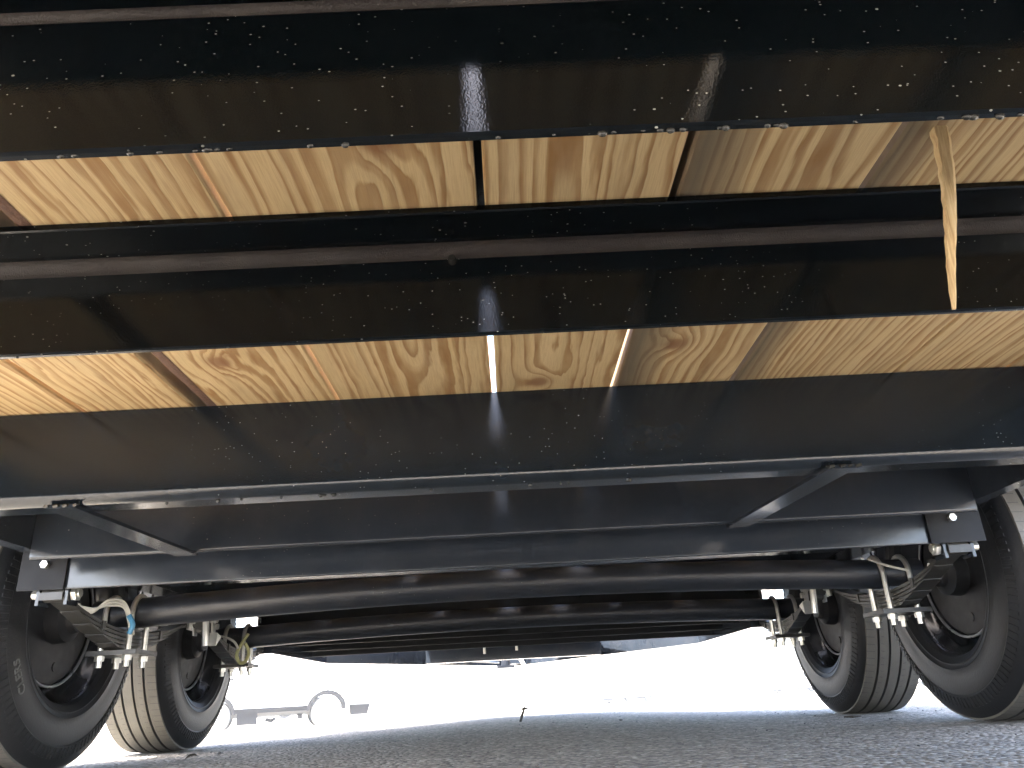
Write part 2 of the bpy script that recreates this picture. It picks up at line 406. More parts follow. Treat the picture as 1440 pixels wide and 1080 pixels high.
# splinter hanging off a board edge
sp = MB(); n = 22
for s in range(n+1):
    u = s/n
    cx = 0.4225 - 0.020*u + 0.003*math.sin(u*5); cy = 0.578 + 0.022*u; cz = H + 0.002 - 0.180*u
    wl = (0.0062*(1-u)**0.8 + 0.0016) * (1 + 0.12*math.sin(s*2.3)); wr = (0.0058*(1-u)**0.5 + 0.0014)*(1 + 0.25*noise.noise((s*1.7, 0, 2)))
    d = 0.0035*(1-u)+0.001
    sp.v += [(cx-wl, cy-d, cz), (cx+wr*0.4, cy-d*1.2, cz), (cx+wr, cy-d*0.3, cz), (cx+wr*0.8, cy+d, cz), (cx-wl, cy+d, cz)]
for s in range(n):
    for i in range(5): sp.f.append((s*5+i, s*5+(i+1) % 5, (s+1)*5+(i+1) % 5, (s+1)*5+i))
sp.f += [(4, 3, 2, 1, 0), tuple(n*5+i for i in range(5))]; sp.mi = [0]*len(sp.f)
so = sp.build('splinter', M['splinter'], plank_objs[7])
so['label'] = 'pale wood splinter torn loose and hanging from the board edge'
# unseen flat plate, added on the deck to block sky in two plank gaps
MB().box(-0.14, 0.33, 0.535, 0.845, H+TH+0.003, H+TH+0.009).build('gap_blocker', M['paint_far'], T)

# --- crossmembers
def drips(parent, x0, x1, y, z, cnt, rmin, rmax, rnd):
    base = None
    for i in range(cnt):
        x = rnd.uniform(x0, x1); r = rnd.uniform(rmin, rmax)
        if base is None:
            b = MB(); m_, n_ = 5, 8
            for a in range(m_+1):
                th = math.pi*a/m_
                for k in range(n_):
                    b.v.append((math.sin(th)*math.cos(2*math.pi*k/n_), 0.8*math.sin(th)*math.sin(2*math.pi*k/n_), math.cos(th)))
            b.f = [(a*n_+k, a*n_+(k+1) % n_, (a+1)*n_+(k+1) % n_, (a+1)*n_+k) for a in range(m_) for k in range(n_)]; b.mi = [0]*len(b.f)
            base = b.build('paint_drip', M['drip'], None, smooth=True, sharp=180); o = base
        else:
            o = base.copy(); C.objects.link(o); o.parent = None
        o.location = (x, y, z - r*0.15); o.scale = (r*rnd.uniform(0.8, 1.4), r*0.8, r*rnd.uniform(0.7, 1.1))
        attach(o, parent)
def angle_member(yl, leg, zb, t=0.0075, fr=0.017, mat='paint'):
    """angle iron: top leg under the planks towards the rear, the other leg hanging"""
    yn = yl - leg; zt = H - 0.0015
    prof = [(yn, zt), (yn, zt-t+0.0015), (yn+0.0015, zt-t), (yl, zt-t), (yl, zb+0.002), (yl+0.002, zb), (yl+t-0.001, zb), (yl+t, zb+0.001), (yl+t, zt)]
    o = MB().prism(prof, 'x', -1.0, 1.0).build('crossmember', M[mat], T)
    f = [(yl+0.0005, zt-t+0.0005)] + arc(yl-fr, zt-t-fr, fr, 90, 0, 8)
    MB().prism([(y, z) for y, z in f], 'x', -0.998, 0.998).build('corner_fillet', M['fillet'], o, smooth=True)
    return o
rnd = random.Random(3)
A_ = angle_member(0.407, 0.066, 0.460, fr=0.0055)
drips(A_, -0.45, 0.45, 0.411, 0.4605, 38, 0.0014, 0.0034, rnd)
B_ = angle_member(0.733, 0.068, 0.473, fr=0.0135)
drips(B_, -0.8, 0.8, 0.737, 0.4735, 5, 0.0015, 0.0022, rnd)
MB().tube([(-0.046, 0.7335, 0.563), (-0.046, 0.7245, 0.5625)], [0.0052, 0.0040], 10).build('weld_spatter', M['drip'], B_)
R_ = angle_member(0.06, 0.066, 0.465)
def channel(y, zb, r, fl=0.055, t=0.008, x0=-1.0, x1=1.0, zt=H-0.0015, mat='paint', name='crossmember'):
    if fl < 0.02:   # flat bar with a rounded lower edge
        pr = [(y, zt), (y, zb+r+0.0015)] + [(y+r-r*math.cos(a), zb+r-r*math.sin(a)) for a in [math.radians(90*i/6) for i in range(7)]] + [(y+fl, zb), (y+fl, zt)]
        return MB().prism(pr, 'x', x0, x1).build(name, M[mat], T, smooth=True)
    prof = [(y, zt), (y, zb+r+0.0015)] + [(y+r-r*math.cos(a), zb+r-r*math.sin(a)) for a in [math.radians(90*i/8) for i in range(9)]] + \
           [(y+r+0.0015, zb), (y+fl, zb), (y+fl, zb+t), (y+r+0.004, zb+t), (y+t, zb+r+0.004), (y+t, zt)]
    return MB().prism(prof, 'x', x0, x1).build(name, M[mat], T, smooth=True)
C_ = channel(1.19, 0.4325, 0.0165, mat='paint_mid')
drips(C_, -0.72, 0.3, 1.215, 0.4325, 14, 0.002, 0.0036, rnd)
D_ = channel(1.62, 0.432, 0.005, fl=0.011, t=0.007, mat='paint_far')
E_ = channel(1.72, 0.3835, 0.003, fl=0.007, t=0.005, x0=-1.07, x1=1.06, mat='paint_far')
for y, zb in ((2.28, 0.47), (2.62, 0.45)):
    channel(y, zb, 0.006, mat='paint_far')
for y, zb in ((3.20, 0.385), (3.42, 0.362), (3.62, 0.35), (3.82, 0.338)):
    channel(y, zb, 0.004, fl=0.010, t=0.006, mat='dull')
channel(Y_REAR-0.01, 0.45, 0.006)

# flat straps between C and D
for xa, xb in ((0.538, 0.487), (-0.699, -0.674)):
    w_ = 0.023; v = []
    for (x, y, z) in ((xa, 1.185, 0.4315), (xb, 1.628, 0.4305)):
        v += [(x-w_, y, z-0.006), (x+w_, y, z-0.006), (x+w_, y, z), (x-w_, y, z)]
    b = MB().add(v, [(0, 1, 5, 4), (1, 2, 6, 5), (2, 3, 7, 6), (3, 0, 4, 7), (0, 3, 2, 1), (4, 5, 6, 7)])
    s = b.build('brace_strap', M['paint_far'], T)
    for i in range(4):
        wx = xa-w_+0.004+i*0.0135+rnd.uniform(-0.003, 0.003); rr = rnd.uniform(0.0022, 0.0038)
        MB().tube([(wx-rr, 1.189, 0.4318), (wx, 1.184, 0.4285), (wx+rr*1.5, 1.1835, 0.4290), (wx+rr*2.5, 1.188, 0.4318)], [rr*0.5, rr, rr*0.9, rr*0.4], 8).build('weld_bead', M['drip'], s, smooth=True)

# side rails, spring mounting rails, nose and tongue
for sx in (-1, 1):
    MB().box(sx*1.001, sx*1.035, Y_REAR, Y_FRONT+0.02, 0.455, H+TH+0.02).build('side_rail', M['paint_far'], T)
    xr0, xr1 = (0.936, 1.058) if sx > 0 else (-0.971, -1.072)
    rl = MB().box(min(xr0, xr1), max(xr0, xr1), 1.712, 1.7185, 0.3832, H-0.004).build('rail_end_plate', M['dull'], T)
    MB().tube([((xr0+xr1)/2-0.005*sx, 1.712, 0.437), ((xr0+xr1)/2-0.005*sx, 1.702, 0.437)], 0.0085, 6).build('bolt', M['zinc'], rl)
    MB().box(min(xr0, xr1)+0.01, max(xr0, xr1)-0.01, 1.78, 3.9, 0.452, H-0.004).build('spring_rail', M['paint_far'], T)
    # tongue rails: straight under the nose, then converging to the coupler
    xo = sx*1.0
    pts = [(xo, 3.18), (xo, 4.12), (sx*0.07, 5.86)]
    b = MB(); wd = 0.035
    for i in range(2):
        (xa, ya), (xb, yb) = pts[i], pts[i+1]
        v = []
        for x, y in ((xa, ya), (xb, yb)):
            for z in (0.322, 0.42):
                v += [(x-wd*sx*1.6, y, z), (x+wd*0.2*sx, y, z)]
        b.add(v, [(0, 1, 3, 2), (4, 6, 7, 5), (0, 4, 5, 1), (2, 3, 7, 6), (0, 2, 6, 4), (1, 5, 7, 3)])
    b.build('tongue_rail', M['paint_far'], T)
    # unseen fender over both wheels, added for shade (above the frame, outside the deck)
    f = MB(); prof = [(1.55, 0.50), (1.62, 0.70), (1.74, 0.80), (3.30, 0.80), (3.42, 0.70), (3.49, 0.50)]
    v = []
    for (y, z) in prof: v += [(sx*1.05, y, z), (sx*1.47, y, z), (sx*1.47, y, z+0.004), (sx*1.05, y, z+0.004)]
    fs = [q for i in range(len(prof)-1) for q in ((i*4, i*4+1, i*4+5, i*4+4), (i*4+1, i*4+2, i*4+6, i*4+5), (i*4+2, i*4+3, i*4+7, i*4+6), (i*4+3, i*4, i*4+4, i*4+7))]
    fo = f.add(v, fs).build('shade_fender', M['paint_far'], T)
    MB().box(sx*1.039, sx*1.046, 1.62, 3.42, 0.60, 0.80).build('sun_block_skirt', M['paint_far'], fo)  # unseen inner plate, added to stop sun slipping over the deck edge
MB().add([(-0.96, 3.80, 0.425), (0.96, 3.80, 0.425), (0.30, 5.35, 0.425), (-0.30, 5.35, 0.425), (-0.96, 3.80, 0.431), (0.96, 3.80, 0.431), (0.30, 5.35, 0.431), (-0.30, 5.35, 0.431)],
         [(0, 3, 2, 1), (4, 5, 6, 7), (0, 1, 5, 4), (1, 2, 6, 5), (2, 3, 7, 6), (3, 0, 4, 7)]).build('tongue_plate', M['paint_far'], T)
MB().box(-0.52, 0.52, 4.84, 4.90, 0.324, 0.418).build('tongue_crossmember', M['paint_far'], T)
cp = MB().box(-0.06, 0.06, 5.70, 6.02, 0.33, 0.44).build('coupler', M['paint_far'], T)
jk = MB().tube([(-0.055, 5.55, 0.70), (-0.055, 5.55, 0.315)], 0.032, 14).build('tongue_jack', M['axle'], T)
MB().box(-0.115, 0.005, 5.50, 5.60, 0.300, 0.316).build('jack_foot', M['axle'], jk)
MB().tube([(0.02, 5.52, 0.405), (0.075, 5.50, 0.295)], 0.014, 8).build('crank_handle', M['zinc'], jk)
MB().box(-0.415, -0.35, 5.02, 5.06, 0.33, 0.395).build('plug_box', M['white_part'], T)
MB().tube([(-0.35, 5.03, 0.385), (-0.30, 5.06, 0.36), (-0.26, 5.06, 0.335), (-0.10, 5.4, 0.33)], 0.006, 8).build('trailer_cable', M['mid_grey'], T)
for x, z, y in ((0.33, 0.345, 5.1), (0.385, 0.35, 5.1), (0.44, 0.352, 5.08)):
    MB().tube([(x, y, z), (x+0.045, y, z+0.01)], 0.012, 8).build('chain_link', M['zinc'], T)
MB().tube([(-0.17, 4.80, 0.40), (-0.17, 4.80, 0.36)], 0.008, 8).build('light_bolt', M['zinc'], T)
MB().tube([(0.02, 4.80, 0.41), (0.02, 4.80, 0.37)], 0.008, 8).build('light_bolt', M['zinc'], T)

# --- axles
AX = (2.08, 2.95); RW = 0.365
for ya, camber in zip(AX, (0.028, 0.022)):
    pts = []
    for i in range(33):
        x = -1.08 + 2.16*i/32; pts.append((x, ya, RW + camber*(1-(x/1.02)**2) if abs(x) < 1.02 else RW))
    a = MB().tube(pts, 0.038, 24).build('axle', M['axle'], T, smooth=True)

# --- wheels (built once at the origin, the inner side towards -X)
def tyre_mesh(name):
    b = MB(); w = 0.1175
    prof = [(-w+0.030, 0.203)]; mi = []
    side = [(-w+0.012, 0.212), (-w+0.004, 0.226), (-w+0.0025, 0.228), (-w+0.0035, 0.231), (-w+0.001, 0.240), (-w-0.0006, 0.242), (-w+0.0004, 0.244), (-w, 0.262), (-w+0.001, 0.290), (-w+0.0035, 0.303), (-w+0.002, 0.306), (-w+0.005, 0.318), (-w+0.010, 0.333), (-w+0.018, 0.347), (-w+0.026, 0.3555)]
    prof += side; mi += [0]*len(side)
    half = 0.0905
    ribs = [(-half, -0.058), (-0.050, -0.022), (-0.0145, 0.0145), (0.022, 0.050), (0.058, half)]
    for i, (a, c) in enumerate(ribs):
        ra = RW - 0.0045*(abs(a)/half)**2; rc = RW - 0.0045*(abs(c)/half)**2
        prof.append((a, ra)); mi.append(1 if i == 0 else 2)
        prof.append((c, rc)); mi.append(1)
        if i < 4:
            prof.append((c+0.0012, rc-0.0085)); mi.append(2); prof.append((ribs[i+1][0]-0.0012, rc-0.0085)); mi.append(2)
    back = [(-x, r) for x, r in reversed(side)] + [(w-0.030, 0.203)]
    prof += back; mi += [0]*len(back)
    b.lathe(prof, 120, mi)
    return b
whl = MB()
rim_p = [(-0.090, 0.2165), (-0.100, 0.2165), (-0.1005, 0.212), (-0.094, 0.206), (-0.080, 0.200), (-0.062, 0.192), (-0.040, 0.180), (0.030, 0.178), (0.050, 0.186), (0.075, 0.198), (0.098, 0.2165)]
whl.lathe(rim_p, 72)
whl.lathe([(0.031, 0.178), (0.040, 0.150), (0.052, 0.115), (0.040, 0.075), (0.042, 0.0)], 72)
dm = MB().lathe([(-0.052, 0.0), (-0.052, 0.150), (-0.050, 0.158), (-0.040, 0.161), (-0.036, 0.166), (-0.028, 0.166), (-0.026, 0.158), (0.028, 0.152), (0.028, 0.05)], 64)
dm.lathe([(-0.110, 0.0), (-0.110, 0.036), (-0.095, 0.042), (-0.085, 0.060), (-0.052, 0.064)], 40)
dm.tube([(-0.052, -0.02, -0.118), (-0.0545, -0.02, -0.118)], 0.012, 10)
lip = MB().lathe([(-0.0560+0.0035*math.cos(a), 0.1655+0.0035*math.sin(a)) for a in [2*math.pi*i/8 for i in range(8)]], 64, closed=True)
rlip = MB().lathe([(-0.1010+0.0030*math.cos(a), 0.2150+0.0030*math.sin(a)) for a in [2*math.pi*i/8 for i in range(8)]], 72, closed=True)
ridges = MB(); nr = 120
for k in range(nr):
    a0 = 2*math.pi*k/nr
    q = []
    for x, r in ((-0.1160, 0.3085), (-0.1085, 0.332)):
        for da in (-0.010, 0.010): q.append((x-0.0012, r*math.cos(a0+da), r*math.sin(a0+da)))
    for x, r in ((-0.1130, 0.3085), (-0.1055, 0.332)):
        for da in (-0.013, 0.013): q.append((x, r*math.cos(a0+da), r*math.sin(a0+da)))
    ridges.add(q, [(0, 1, 3, 2), (0, 4, 5, 1), (2, 3, 7, 6), (0, 2, 6, 4), (1, 5, 7, 3)])
sipes = MB(); nsp = 96
for k in range(nsp):      # thin dark cuts across the shoulder ribs
    a0 = 2*math.pi*(k+0.5)/nsp
    for xa, xb in ((-0.0925, -0.066), (0.066, 0.0925), (-0.046, -0.036), (0.026, 0.036)):
        ra = RW - 0.0045*(xa/0.0905)**2 + 0.0003; rb = RW - 0.0045*(xb/0.0905)**2 + 0.0003
        sh = 0.006 if xa < 0 else -0.006
        q = [(xa, ra, a0-0.0022), (xa, ra, a0+0.0022), (xb, rb, a0+0.0022+sh), (xb, rb, a0-0.0022+sh)]
        sipes.add([(x, r*math.cos(a), r*math.sin(a)) for x, r, a in q], [(0, 1, 2, 3)])
proto = None
def wheel_at(x, y, rot):
    global proto
    if proto is None:
        o = whl.build('wheel', M['rim'], None, smooth=True)
        parts = [tyre_mesh('tyre').build('tyre', [M['sidewall'], M['tread'], M['groove']], None, smooth=True, sharp=28),
                 dm.build('brake_drum', M['drum'], None, smooth=True)]
        parts += [lip.build('shield_lip', M['lip'], None, smooth=True, sharp=180), rlip.build('rim_flange', M['rim'], None, smooth=True, sharp=180)]
        rd = ridges.build('sidewall_ridges', M['sidewall'], None); sp_ = sipes.build('tread_sipes', M['groove'], None)
        tag(rd, kind='stuff'); tag(sp_, kind='stuff'); parts += [rd, sp_]
        proto = (o, parts)
    else:
        o = proto[0].copy(); C.objects.link(o); parts = []
        for p in proto[1]:
            q = p.copy(); C.objects.link(q); parts.append(q)
    o.parent = None; o.location = (x, y, RW); o.rotation_euler = (random.uniform(0, 6.28), 0, 0)
    R = Matrix.Rotation(rot, 4, 'Z') @ Matrix.Rotation(random.uniform(0, 0.0), 4, 'X')
    o.rotation_euler = R.to_euler()
    attach(o, T)
    for p in parts:
        p.parent = o; p.matrix_parent_inverse = Matrix.Identity(4); p.location = (0, 0, 0); p.rotation_euler = (0, 0, 0)
    return o
wheels = {}
for sx in (1, -1):
    for i, ya in enumerate(AX):
        wheels[(sx, i)] = wheel_at(sx*1.232, ya, 0 if sx > 0 else math.pi)

# --- springs
def spring(sx, ya):
    xc = sx*1.0
    half = 0.335; w2 = 0.0225; t = 0.0072
    def curve(y, k):
        u = (y-ya)/half; return 0.3215 - k*(t+0.0020) + 0.052*abs(u)**2.0
    def leaf(k, L):
        b = MB(); n = 18; v = []
        for i in range(n+1):
            y = ya - L + 2*L*i/n; z = curve(y, k)
            tt = t*min(1, 0.12+min(i, n-i)/2.5) if k else t
            v += [(xc-w2, y, z-tt), (xc+w2, y, z-tt), (xc+w2, y, z), (xc-w2, y, z)]
        fs = [q for i in range(n) for q in ((i*4, i*4+1, i*4+5, i*4+4), (i*4+1, i*4+2, i*4+6, i*4+5), (i*4+2, i*4+3, i*4+7, i*4+6), (i*4+3, i*4, i*4+4, i*4+7))] + [(0, 3, 2, 1), (n*4, n*4+1, n*4+2, n*4+3)]
        return b.add(v, fs)
    m = leaf(0, half)
    for s in (-1, 1):
        y = ya + s*half; z = curve(y, 0)
        m.tube([(xc-w2-0.001, y, z-t+0.012), (xc+w2+0.001, y, z-t+0.012)], 0.019, 16)
    o = m.build('leaf_spring', M['steel'], T, smooth=True)
    for k, L in ((1, 0.275), (2, 0.215), (3, 0.155), (4, 0.10)):
        leaf(k, L).build('leaf', M['steel'], o)
    for dy in (-0.16, 0.16):
        z = curve(ya+dy, 0)
        MB().box(xc-w2-0.003, xc+w2+0.003, ya+dy-0.007, ya+dy+0.007, z-0.021, z+0.002).build('clip', M['steel'], o)
    zp = 0.3215 - 5*(t+0.0020) 
    MB().box(xc-0.062, xc+0.062, ya-0.062, ya+0.062, zp-0.012, zp-0.001).build('tie_plate', M['steel'], o)
    for ux in (-0.034, 0.034):
        pts = [(xc+ux, ya-0.045, zp-0.040), (xc+ux, ya-0.045, RW)]
        pts += [(xc+ux, ya-0.045*math.cos(a), RW+0.045*math.sin(a)) for a in [math.pi*i/10 for i in range(1, 10)]]
        pts += [(xc+ux, ya+0.045, RW), (xc+ux, ya+0.045, zp-0.040)]
        ub = MB().tube(pts, 0.0068, 10).build('u_bolt', M['zinc'], o, smooth=True)
        for dy in (-0.045, 0.045):
            MB().tube([(xc+ux, ya+dy, zp-0.013), (xc+ux, ya+dy, zp-0.025)], 0.0115, 6).build('nut', M['zinc'], o)
    MB().box(xc-0.028, xc+0.028, ya-0.05, ya+0.05, 0.3222, 0.3295).build('axle_seat', M['axle'], o)
    return curve
def half_plates(h, name):
    nv, nf = len(h.v)//2, len(h.f)//2
    a = MB(); a.v, a.f, a.mi = h.v[:nv], h.f[:nf], h.mi[:nf]
    o = a.build(name, M['paint_far'], T)
    MB().add(h.v[nv:], [tuple(i-nv for i in f) for f in h.f[nf:]]).build('hanger_plate', M['paint_far'], o)
    return o
for sx in (1, -1):
    for ya in AX: spring(sx, ya)
    # hangers at the outer ends of the pair, equaliser in the middle
    for ye, zt in ((AX[0]-0.335, 0.452), (AX[1]+0.335, 0.452)):
        h = MB()
        for dx in (-0.031, 0.031):
            x = sx*1.0+dx
            h.prism([(ye-0.020, zt), (ye+0.050, zt), (ye+0.022, 0.352), (ye-0.020, 0.352)], 'x', x-0.0035, x+0.0035)
        ho = half_plates(h, 'spring_hanger')
        MB().tube([(sx*1.0-0.052, ye, 0.377), (sx*1.0+0.052, ye, 0.377)], 0.0095, 10).build('bolt', M['zinc'], ho)
        MB().tube([(sx*1.0-sx*0.0365, ye, 0.377), (sx*1.0-sx*0.047, ye, 0.377)], 0.0165, 6).build('nut', M['zinc'], ho)
        MB().box(sx*1.0-0.026, sx*1.0+0.026, ye-0.026, ye-0.022, 0.362, 0.378).build('hanger_tab', M['steel'], ho)
    ym = (AX[0]+AX[1])/2
    h = MB()
    for dx in (-0.034, 0.034):
        x = sx*1.0+dx
        h.prism([(ym-0.06, 0.452), (ym+0.06, 0.452), (ym+0.03, 0.385), (ym-0.03, 0.385)], 'x', x-0.0035, x+0.0035)
    ho = half_plates(h, 'centre_hanger')
    e = MB().prism([(ym-0.105, 0.395), (ym-0.07, 0.372), (ym, 0.40), (ym+0.07, 0.372), (ym+0.105, 0.395), (ym+0.02, 0.44), (ym-0.02, 0.44)], 'x', sx*1.0-0.022, sx*1.0+0.022).build('equaliser', M['steel'], T)
    for ys, ytop in ((AX[0]+0.335, ym-0.088), (AX[1]-0.335, ym+0.088)):
        for dx in (-0.030, 0.030):
            x = sx*1.0+dx
            lk = MB().tube([(x, ys, 0.375), (x, ytop, 0.398)], 0.006, 8)
            lk.prism([(ys-0.013, 0.352), (ys+0.013, 0.352), (ytop+0.013, 0.412), (ytop-0.013, 0.412)], 'x', x-0.003, x+0.003)
            lk.build('shackle_link', M['zinc'], e)
        for yy, zz in ((ys, 0.377), (ytop, 0.396)):
            MB().tube([(sx*1.0-0.045, yy, zz), (sx*1.0+0.045, yy, zz)], 0.009, 8).build('shackle_bolt', M['zinc'], e)
    MB().tube([(sx*0.955, ym-0.03, 0.455), (sx*0.945, ym-0.02, 0.31)], 0.010, 8).build('link_bar', M['zinc'], e)
    MB().prism([(ym+0.06, 0.315), (ym+0.10, 0.345), (ym+0.06, 0.355)], 'x', sx*0.955-0.012, sx*0.955+0.012).build('grease_bracket', M['zinc'], e)

# --- brake wiring
def cable(pts, r, mat, parent=T, name='brake_cable'):
    P = [Vector(p) for p in pts]; out = []
    for i in range(len(P)-1):
        p0, p1, p2, p3 = P[max(i-1, 0)], P[i], P[i+1], P[min(i+2, len(P)-1)]
        for s in range(6):
            u = s/6; out.append(0.5*((2*p1) + (p2-p0)*u + (2*p0-5*p1+4*p2-p3)*u*u + (3*p1-p0-3*p2+p3)*u**3))
    out.append(P[-1])
    return MB().tube(out, r, 8).build(name, mat, parent, smooth=True)
for k in range(3):
    d = 0.006*k
    cable([(-1.075, 1.98, 0.385-d*0.4), (-1.05, 1.96, 0.362+d), (-1.02, 1.95, 0.362+d*0.5), (-0.99, 1.95, 0.386-d), (-0.962, 1.97, 0.385-d), (-0.948-d*0.6, 1.99, 0.350), (-0.950-d*0.6, 2.02, 0.31)], 0.0032, M['cable'])
cable([(-0.95, 1.985, 0.352), (-0.938, 1.985, 0.33), (-0.944, 1.985, 0.308)], 0.0065, M['cable_blue'], name='cable_connector')
cable([(-0.93, 2.84, 0.37), (-0.955, 2.84, 0.33), (-0.965, 2.84, 0.30), (-0.955, 2.85, 0.275), (-0.935, 2.85, 0.28), (-0.93, 2.86, 0.31), (-0.945, 2.86, 0.34)], 0.006, M['cable_yellow'])
cable([(-1.06, 2.80, 0.36), (-1.01, 2.80, 0.362), (-0.97, 2.81, 0.345), (-0.955, 2.82, 0.32)], 0.004, M['cable'])
cable([(1.05, 1.96, 0.372), (1.035, 1.95, 0.35), (1.028, 1.96, 0.335)], 0.003, M['cable'])
cable([(0.935, 2.03, 0.40), (0.965, 1.99, 0.375), (1.0, 1.97, 0.36)], 0.003, M['cable'])

# raised lettering on the near left sidewall (only partly legible)
cu = bpy.data.curves.new('lettering', 'FONT'); cu.body = 'CLERS'; cu.size = 0.030; cu.extrude = 0.0012; cu.align_x = 'CENTER'
tmp = bpy.data.objects.new('lettering', cu); C.objects.link(tmp)
dg = bpy.context.evaluated_depsgraph_get(); me = bpy.data.meshes.new_from_object(tmp.evaluated_get(dg)); bpy.data.objects.remove(tmp)
vs = []
r0, a0 = 0.268, math.radians(213)
for v in me.vertices:
    a = a0 - v.co.x/r0; r = r0 + v.co.y
    vs.append((-1.232 + 0.1172 + 0.0012 + v.co.z, AX[0] + r*math.cos(a), RW + r*math.sin(a)))
fs = [tuple(p.vertices) for p in me.polygons]
MB().add(vs, fs).build('raised_lettering', simple('scuffed_lettering', (0.075, 0.08, 0.08), 0.6), wheels[(-1, 0)])

# ------------------------------------------------------------------ things on the ground
def pebble(name, x, y, r, mat, label, cat, flat=0.6):
    b = MB(); n_, m_ = 8, 5
    for a in range(m_+1):
        th = math.pi*a/m_
        for k in range(n_):
            ph = 2*math.pi*k/n_; q = Vector((math.sin(th)*math.cos(ph), math.sin(th)*math.sin(ph), math.cos(th)*flat))
            q *= r*(1+0.3*noise.noise(q*1.7+Vector((x*9, y*9, 0)))); b.v.append((x+q.x, y+q.y, ground_z(x, y)+r*flat*0.7+q.z))
    b.f = [(a*n_+k, a*n_+(k+1) % n_, (a+1)*n_+(k+1) % n_, (a+1)*n_+k) for a in range(m_) for k in range(n_)]; b.mi = [0]*len(b.f)
    return b
M['stone'] = simple('grit_stone', (0.16, 0.15, 0.14), 0.8, 0, 0.4, 80)
M['twig'] = simple('dry_twig', (0.05, 0.042, 0.032), 0.85, 0, 0.3, 60)
grit = MB()
for i in range(340):
    x, y = random.uniform(-1.6, 1.6), random.uniform(1.3, 5.2); r = random.uniform(0.0012, 0.0035)
    p = pebble('', x, y, r, None, '', ''); grit.add(p.v, p.f)
tag(grit.build('grit', M['stone'], smooth=True, sharp=180), 'loose grit scattered over the shaded asphalt under the trailer', 'grit', kind='stuff')
def gz(x, y): return ground_z(x, y)
tw = MB().tube([(1.02, 2.62, gz(1.02, 2.62)+0.004), (1.045, 2.61, 0.006), (1.075, 2.62, gz(1.07, 2.62)+0.004)], [0.002, 0.004, 0.0015], 7)
tag(tw.build('twig', M['twig'], smooth=True), 'short dark twig lying flat on the asphalt beside the right wheels', 'twig')
tw = MB().tube([(0.018, 4.15, gz(0, 4.15)), (0.028, 4.15, 0.03), (0.040, 4.15, 0.058)], [0.006, 0.007, 0.005], 8)
tw.tube([(0.024, 4.15, 0.056), (0.042, 4.15, 0.063), (0.062, 4.15, 0.056)], [0.004, 0.006, 0.003], 8)
tag(tw.build('twig', M['twig'], smooth=True), 'small dark bent twig standing upright ahead of the trailer', 'twig')
lf = MB(); 
for i in range(7):
    u = i/6; wv = 0.007*math.sin(math.pi*u)+0.0005
    for s in (-1, 0, 1): lf.v.append((-0.90+0.035*u+0.004*s*0, 2.30+wv*s, gz(-0.9, 2.3)+0.004+0.010*u*(1-u)*4*(0.4+0.6*abs(s))+0.008*u))
for i in range(6):
    for k in range(2): lf.f.append((i*3+k, i*3+k+1, i*3+k+4, i*3+k+3))
lf.mi = [0]*len(lf.f)
tag(lf.build('dry_leaf', M['twig'], smooth=True), 'small curled dry leaf on the asphalt by the left wheels', 'leaf')
for (x, y, r, lab) in ((-0.92, 2.62, 0.007, 'dark pebble on the shaded asphalt near the left wheels, larger than the grit'), (0.44, 3.55, 0.008, 'dark pebble at the edge of the shade ahead of the axles')):
    p = pebble('', x, y, r, None, '', '')
    tag(p.build('pebble', M['stone'], smooth=True, sharp=180), lab, 'pebble')

# ------------------------------------------------------------------ parked vehicles far off
M['white_paint'] = simple('white_vehicle_paint', (0.80, 0.80, 0.80), 0.35, 0, 0.03)
M['light_rim'] = simple('pale_alloy', (0.72, 0.72, 0.72), 0.4, 0.2, 0.06)
M['glare_tyre'] = simple('glare_paled_tyre', (0.11, 0.11, 0.105), 0.8, 0, 0.15)  # black rubber paled in its colour to stand for lens flare
M['dark_gap'] = simple('dark_underbody', (0.010, 0.010, 0.011), 0.8)
M['dark_gap'].node_tree.nodes['Principled BSDF'].inputs['Specular IOR Level'].default_value = 0.15
M['tinted'] = simple('tinted_glass', (0.03, 0.034, 0.036), 0.3, 0, 0.05)
def vehicle_wheel(parent, x, y, z, r, w):
    tr = MB().lathe([(-w/2, r*0.66), (-w/2, r*0.93), (-w/2+0.02, r), (w/2-0.02, r), (w/2, r*0.93), (w/2, r*0.66)], 40, center=(0, 0, 0))
    m = MB()
    m.v = [(x+q[1], y+q[0], z+q[2]) for q in tr.v]; m.f = tr.f; m.mi = tr.mi
    o = m.build('wheel', M['glare_tyre'], parent, smooth=True)
    rm = MB().lathe([(-w/2-0.002, r*0.68), (-w/2+0.012, r*0.63), (-w/2+0.03, r*0.40), (-w/2-0.004, r*0.22), (-w/2-0.006, 0.0)], 32)
    m = MB(); m.v = [(x+q[1], y+q[0], z+q[2]) for q in rm.v]; m.f = rm.f; m.mi = rm.mi
    m.build('rim', M['light_rim'], o, smooth=True)
def arch_body(prof_low, zc, top_pts, y0, y1):
    """side outline (x,z) as a polygon extruded across the vehicle"""
    return MB().prism(prof_low + top_pts, 'y', y0, y1)
def arch(xc, zc, r, n=10): return [(xc - r*math.cos(math.pi*i/n), zc + r*math.sin(math.pi*i/n)) for i in range(n+1)]
